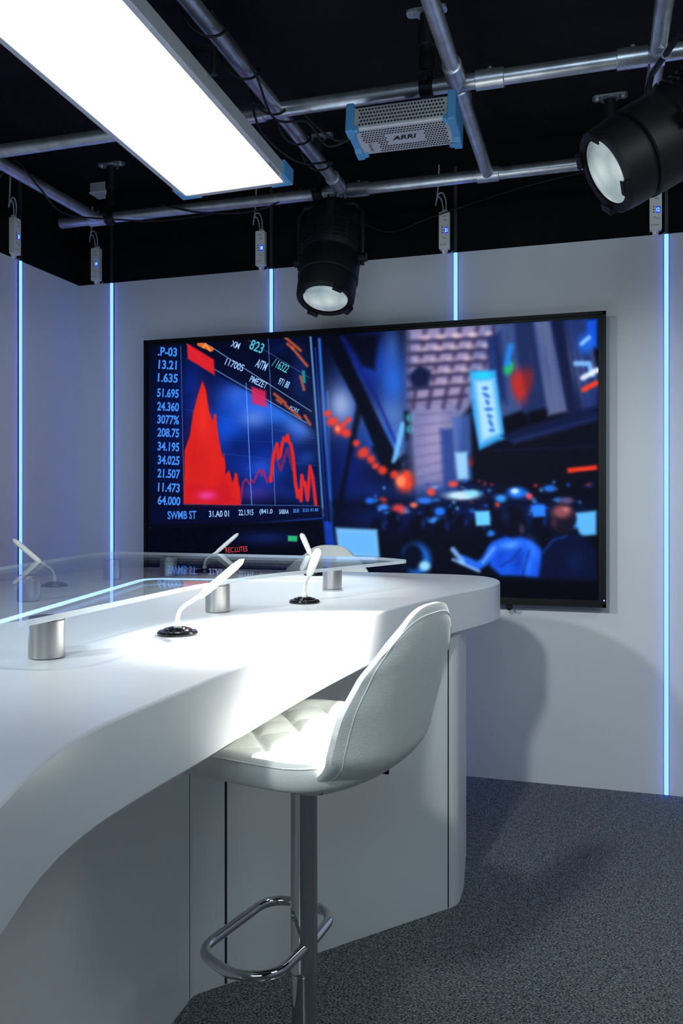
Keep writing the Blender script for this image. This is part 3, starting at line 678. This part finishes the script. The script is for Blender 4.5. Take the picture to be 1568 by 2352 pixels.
g=Geo(); g.add(*g_box((-.01,0,.075),(.21,2*hy-.18,.07)))
for k in range(22): g.add(*g_box((-.01,-.5+k*.048,.113),(.20,.006,.010)))
g.obj('lamp_body',M_grey,sl,bevel=.004)
for s in(-1,1):
    for t in(-1,1):
        g=Geo(); q=[(0,0),(.075,0),(.075,.010),(.02,.022),(.010,.075),(0,.075)]
        M=Matrix.Translation((s*(hx+.007),t*(hy+.007),-.006))@Matrix.Diagonal((-s,-t,1,1)); g.add(*g_prism(q,0,.052,M)); g.obj('corner_guard',M_blue,sl,bevel=.002)
for t in(-.36,.0,.36):
    g=Geo(); g.add(*g_box((.105,t,.085),(.03,.075,.07))); g.add(*g_box((.125,t,.075),(.02,.05,.03))); g.obj('body_clip',M_blue,sl,bevel=.004)
g=Geo(); g.add(*g_tube([(-.215,.1,.03),(-.215,.1,.10),(-.0,.1,.165),(.215,.1,.10),(.215,.1,.03)],.009,8)); g.obj('yoke',M_bmetal,sl,auto=40)
g=Geo(); TM=Matrix.Translation((hx-.009,hy-.115,-.0052))@Matrix.Rotation(math.pi,4,'Y')@Matrix.Rotation(math.pi/2,4,'Z')
g.add(*g_text("SkyPanel",.075,.012,TM)); g.obj('frame_lettering',M_ink,sl)

# ------------------------------------------------------------------ power supply unit
ps=empty('power_supply_unit',(-.575,2.56,2.385),'perforated grey power supply box with blue ends hung under a pipe','power supply'); ps.rotation_euler=(math.radians(-9),0,math.radians(1))
pw,pd,ph=.30,.145,.075
BR=Matrix(((0,0,1,0),(1,0,0,0),(0,1,0,0),(0,0,0,1)))
g=Geo(); g.add(*g_prism(round_poly([(-pd/2,-ph/2),(pd/2,-ph/2),(pd/2,ph/2),(-pd/2,ph/2)],.010,4),-pw/2,pw/2,BR))
def dotp(x,a,face,r):
    n=8
    if face==0: M=Matrix.Translation((x,-pd/2-.0006,a))@Matrix.Rotation(math.pi/2,4,'X')
    else: M=Matrix.Translation((x,a,-ph/2-.0006))@Matrix.Rotation(math.pi,4,'X')
    return g_prism([(r*math.cos(2*math.pi*i/n),r*math.sin(2*math.pi*i/n)) for i in range(n)],0,.0004,M)
for i in range(26):
    for j in range(5):
        x=-.128+i*.0102+(j%2)*.0051; g.add(*dotp(x,-.024+j*.012,0,.0036),1)
for i in range(30):
    for j in range(11):
        x=-.128+i*.0088+(j%2)*.0044; y=-.055+j*.0110
        if not(-.055<x<.062 and -.026<y<.032) and not(x<-.085 and y>.0): g.add(*dotp(x,y,1,.0032),1)
g.obj('supply_case',[M_silver,M_dark],ps)
for s in(-1,1):
    g=Geo(); o=[(-pd/2-.010,-ph/2-.010),(-pd/2+.03,-ph/2-.010),(-pd/2+.045,-ph/2-.002),(pd/2-.045,-ph/2-.002),(pd/2-.03,-ph/2-.010),(pd/2+.010,-ph/2-.010),(pd/2+.010,ph/2+.010),(-pd/2-.010,ph/2+.010)]
    g.add(*g_prism(o,-.013,.013,Matrix.Translation((s*(pw/2+.008),0,0))@BR))
    for t in(-1,1): g.add(*g_box((s*(pw/2-.004),t*(pd/2-.006),-ph/2+.002),(.03,.02,.02)))
    g.obj('end_bumper',M_blue,ps,bevel=.004)
TM=Matrix.Translation((0,0,-ph/2-.0012))@Matrix.Rotation(math.pi,4,'X')
g=Geo(); g.add(*g_text("ARRI",.078,.022,TM@Matrix.Translation((.0,.004,0)),shear=.25,bold=.03)); g.obj('case_lettering',M_ink,ps)
g=Geo(); g.add(*g_text("S60 PSU",.045,.009,TM@Matrix.Translation((-.115,-.03,0))@Matrix.Rotation(math.pi/2,4,'Z')))
g.obj('case_lettering',M_ink,ps)
g=Geo(); g.add(*g_box((0,.02,.055),(.05,.05,.04))); g.add(*g_cyl((0,.05,.065),(0,.072,.115),.016,16)); g.add(*g_box((0,.055,.09),(.04,.03,.03))); g.obj('hanging_bracket',M_bmetal,ps,bevel=.003)

# ------------------------------------------------------------------ spotlights
def spotlight(lens,aim,pipe_pt,label,scale=1.0,roll=0):
    q=Vector(aim).to_track_quat('-Z','Y')@Quaternion((0,0,1),roll)
    e=empty('studio_spotlight',lens,label,'spotlight','studio spotlights',rot=q)
    s=scale; K=Matrix.Diagonal((s,s,s,1))
    g=Geo(); g.add(*g_lathe([(.098,-.012),(.112,-.016),(.116,-.012),(.118,.02),(.118,.06),(.110,.065),(.110,.07),(.122,.075),(.122,.16),(.118,.17),(.118,.18),(.125,.19),(.125,.30),(.115,.36),(.105,.40),(.05,.405)],K,48))
    for k in range(12):
        for t in(.205,.225,.245,.265,.285):
            a=k*math.pi/6; M=K@Matrix.Rotation(a,4,'Z'); g.add(*g_box((.1265,0,t),(.006,.05,.007),M))
    for k in range(24): g.add(*g_box((.106,0,.375),(.03,.004,.05),K@Matrix.Rotation(k*math.pi/12,4,'Z')))
    g.obj('lamp_housing',M_bmetal,e,auto=35)
    g=Geo(); g.add(*g_lathe([(.097,-.005),(.085,-.016),(.06,-.026),(.03,-.032),(.003,-.034)],K,48)); g.obj('fresnel_lens',M_lens,e,smooth=True)
    g=Geo(); g.add(*g_lathe([(.092,-.018),(.112,-.020),(.115,-.016),(.114,-.010),(.098,-.008)],K,48,closed=True))
    for k in range(4):
        a=k*math.pi/2+.78; M=K@Matrix.Rotation(a,4,'Z'); g.add(*g_box((.111,0,-.024),(.010,.045,.016),M)); g.add(*g_box((.104,0,-.032),(.016,.04,.003),M))
    g.obj('accessory_ring',M_bmetal,e,auto=35)
    yq=q.inverted(); up=yq@Vector((0,0,1)); up=(up-Vector((up.x,0,0))).normalized()
    piv=Vector((0,0,.17*s)); R=.134*s
    a0=piv+Vector((R,0,0)); a1=a0+up*.22*s; b0=piv-Vector((R,0,0)); b1=b0+up*.22*s
    P=[a0-up*.03,a0,a1-up*.03,a1+Vector((-.03,0,0)),b1+Vector((.03,0,0)),b1-up*.03,b0,b0-up*.03]
    g=Geo(); g.add(*g_tube(P,.009,6)); g.obj('yoke',M_bmetal,e,auto=35)
    for sg in(1,-1):
        g=Geo(); g.add(*g_cyl(piv+Vector((sg*.12*s,0,0)),piv+Vector((sg*.152*s,0,0)),.018,16)); g.obj('tilt_knob',M_bmetal,e,auto=35)
    g=Geo(); w0=(a1+b1)/2; w1=yq@(Vector(pipe_pt)-Vector(lens)); g.add(*g_cyl(w0,w1,.014,14)); 
    ax=yq@Vector((1,0,0)) 
    g.add(*g_lathe([(RP+.001,-.022),(RP+.010,-.020),(RP+.010,.020),(RP+.001,.022)],axisM(w1,ax),28)); g.add(*g_cyl(w1+(yq@Vector((0,-.02,-.01))),w1+(yq@Vector((0,-.085,-.02))),.006,10))
    g.add(*g_box((0,0,0),(.045,.006,.014),axisM(w1+(yq@Vector((0,-.088,-.02))),yq@Vector((0,-1,0))))) 
    g.obj('pipe_clamp',M_pipe,e,auto=35)
    return e
spotlight((-1.035,3.17,2.035),(.0,-.36,-.93),(-1.05,3.39,ZP),'black studio spotlight hanging from a pipe aimed straight down',1.0)
spotlight((.035,2.42,2.125),(-.82,-.24,-.50),(.17,2.63,ZP),'black studio spotlight tilted steeply towards the desk',1.04)

# ------------------------------------------------------------------ cables & junction box
def cable(pts,r=.004,label='black power cable looped along the lighting grid'):
    P=spline(pts,8); o=P[0].copy(); g=Geo(); g.add(*g_tube([p-o for p in P],r,8)); ob=g.obj('power_cable',M_cable,None,smooth=True); ob.location=o
    top(ob,label,'cable','grid power cables')
def coil(x,y0,y1,turns,r0=.03):
    pts=[]; n=turns*8
    for i in range(n+1):
        t=i/n; a=t*turns*2*math.pi; pts.append((x+math.cos(a)*(r0+.006),y0+(y1-y0)*t,ZP+math.sin(a)*(r0+.010)-.004))
    return pts
cable(coil(-1.03,1.9,3.1,5)); 
cable([(-1.02,2.1,2.565),(-.98,2.3,2.50),(-.99,2.5,2.44),(-.92,2.62,2.47),(-.86,2.66,2.40),(-.75,2.64,2.42),(-.70,2.60,2.44)])
cable([(-1.06,2.45,2.56),(-1.08,2.60,2.46),(-1.0,2.75,2.40),(-.93,2.9,2.45),(-.98,3.05,2.50)])
cable([(-.99,2.62,2.57),(-.90,2.66,2.47),(-.83,2.70,2.43),(-.80,2.75,2.50),(-.74,2.70,2.42)])
cable([(-2.53,2.6,2.45),(-2.30,2.75,2.47),(-2.22,2.80,2.57),(-2.18,2.90,2.50),(-2.2,3.1,2.46),(-2.1,3.30,2.49),(-1.9,3.40,2.495),(-1.6,3.40,2.50)])
cable([(-1.9,3.36,2.56),(-1.7,3.36,2.50),(-1.5,3.37,2.48),(-1.35,3.38,2.50),(-1.2,3.37,2.56)])
cable([(-1.05,3.40,2.45),(-.9,3.66,2.43),(-.7,3.67,2.48),(-.3,3.67,2.57),(.1,3.67,2.62)],.003)
jb=empty('junction_box',(-2.33,3.60,ZC-.046),'small white electrical junction box under the black ceiling','junction box')
g=Geo(); g.add(*g_box((0,0,.023),(.10,.08,.046))); g.obj('box_body',M_gcable,jb,bevel=.004)
g=Geo(); g.add(*g_box((0,0,-.003),(.104,.084,.008))); 
for a in(-1,1):
    for b_ in(-1,1): g.add(*g_lathe([(.005,-.010),(.005,-.006)],Matrix.Translation((a*.042,b_*.032,0)),8))
g.obj('box_cover',M_wplast,jb,bevel=.002)

# ------------------------------------------------------------------ lights
def spot(name,loc,tgt,power,size,blend_=.5,rad=.05,col=(1,1,1)):
    l=bpy.data.lights.new(name,'SPOT'); l.energy=power; l.spot_size=math.radians(size); l.spot_blend=blend_; l.shadow_soft_size=rad; l.color=col
    o=bpy.data.objects.new(name,l); C.objects.link(o); o.location=loc; o.rotation_euler=(Vector(tgt)-Vector(loc)).to_track_quat('-Z','Y').to_euler(); return o
def area(name,loc,tgt,power,sx,sy,col):
    l=bpy.data.lights.new(name,'AREA'); l.energy=power; l.shape='RECTANGLE'; l.size=sx; l.size_y=sy; l.color=col
    o=bpy.data.objects.new(name,l); C.objects.link(o); o.location=loc; o.rotation_euler=(Vector(tgt)-Vector(loc)).to_track_quat('-Z','Y').to_euler(); return o
spot('spot_beam',(-.07,2.37,2.05),(-.55,1.62,.9),560,27,.8,.05,(1,1,.97))
spot('spot_beam',(-1.035,3.15,1.975),(-1.0,2.55,.94),60,50,.8,.05,(.95,1,1))
spot('studio_beam',(-.7,-.5,2.35),(-.1,3.5,.45),165,46,.9,.08,(.90,.98,1))
spot('studio_beam',(-2.2,-.5,2.35),(.1,3.4,.4),180,46,.9,.08,(.90,.98,1))
area('fill_area',(.2,-1.4,2.4),(-1.0,3.0,1.0),26,1.6,.8,(.62,.82,1))  # added cool ambient fill from behind the camera, no fixture modelled
area('fill_area',(1.3,1.2,2.5),(.2,2.0,.4),10,.8,.6,(.85,.97,1))  # second added fill, unseen at right, lifts stool back and carpet
w=bpy.data.worlds.new('w'); bpy.context.scene.world=w; w.use_nodes=True; w.node_tree.nodes['Background'].inputs[0].default_value=(.1,.15,.3,1); w.node_tree.nodes['Background'].inputs[1].default_value=.05

# ------------------------------------------------------------------ camera
cam=bpy.data.cameras.new('camera'); co=bpy.data.objects.new('camera',cam); C.objects.link(co)
co.location=(0,0,1.2); co.rotation_euler=(math.pi/2,0,math.radians(17))
cam.sensor_fit='VERTICAL'; cam.sensor_height=36; cam.sensor_width=24; cam.lens=1920/2352*36; cam.shift_y=-16/2352; cam.clip_start=.02
bpy.context.scene.camera=co
try:
    bpy.context.scene.view_settings.view_transform='Standard'; bpy.context.scene.view_settings.look='None'
except Exception as ex: print(ex)
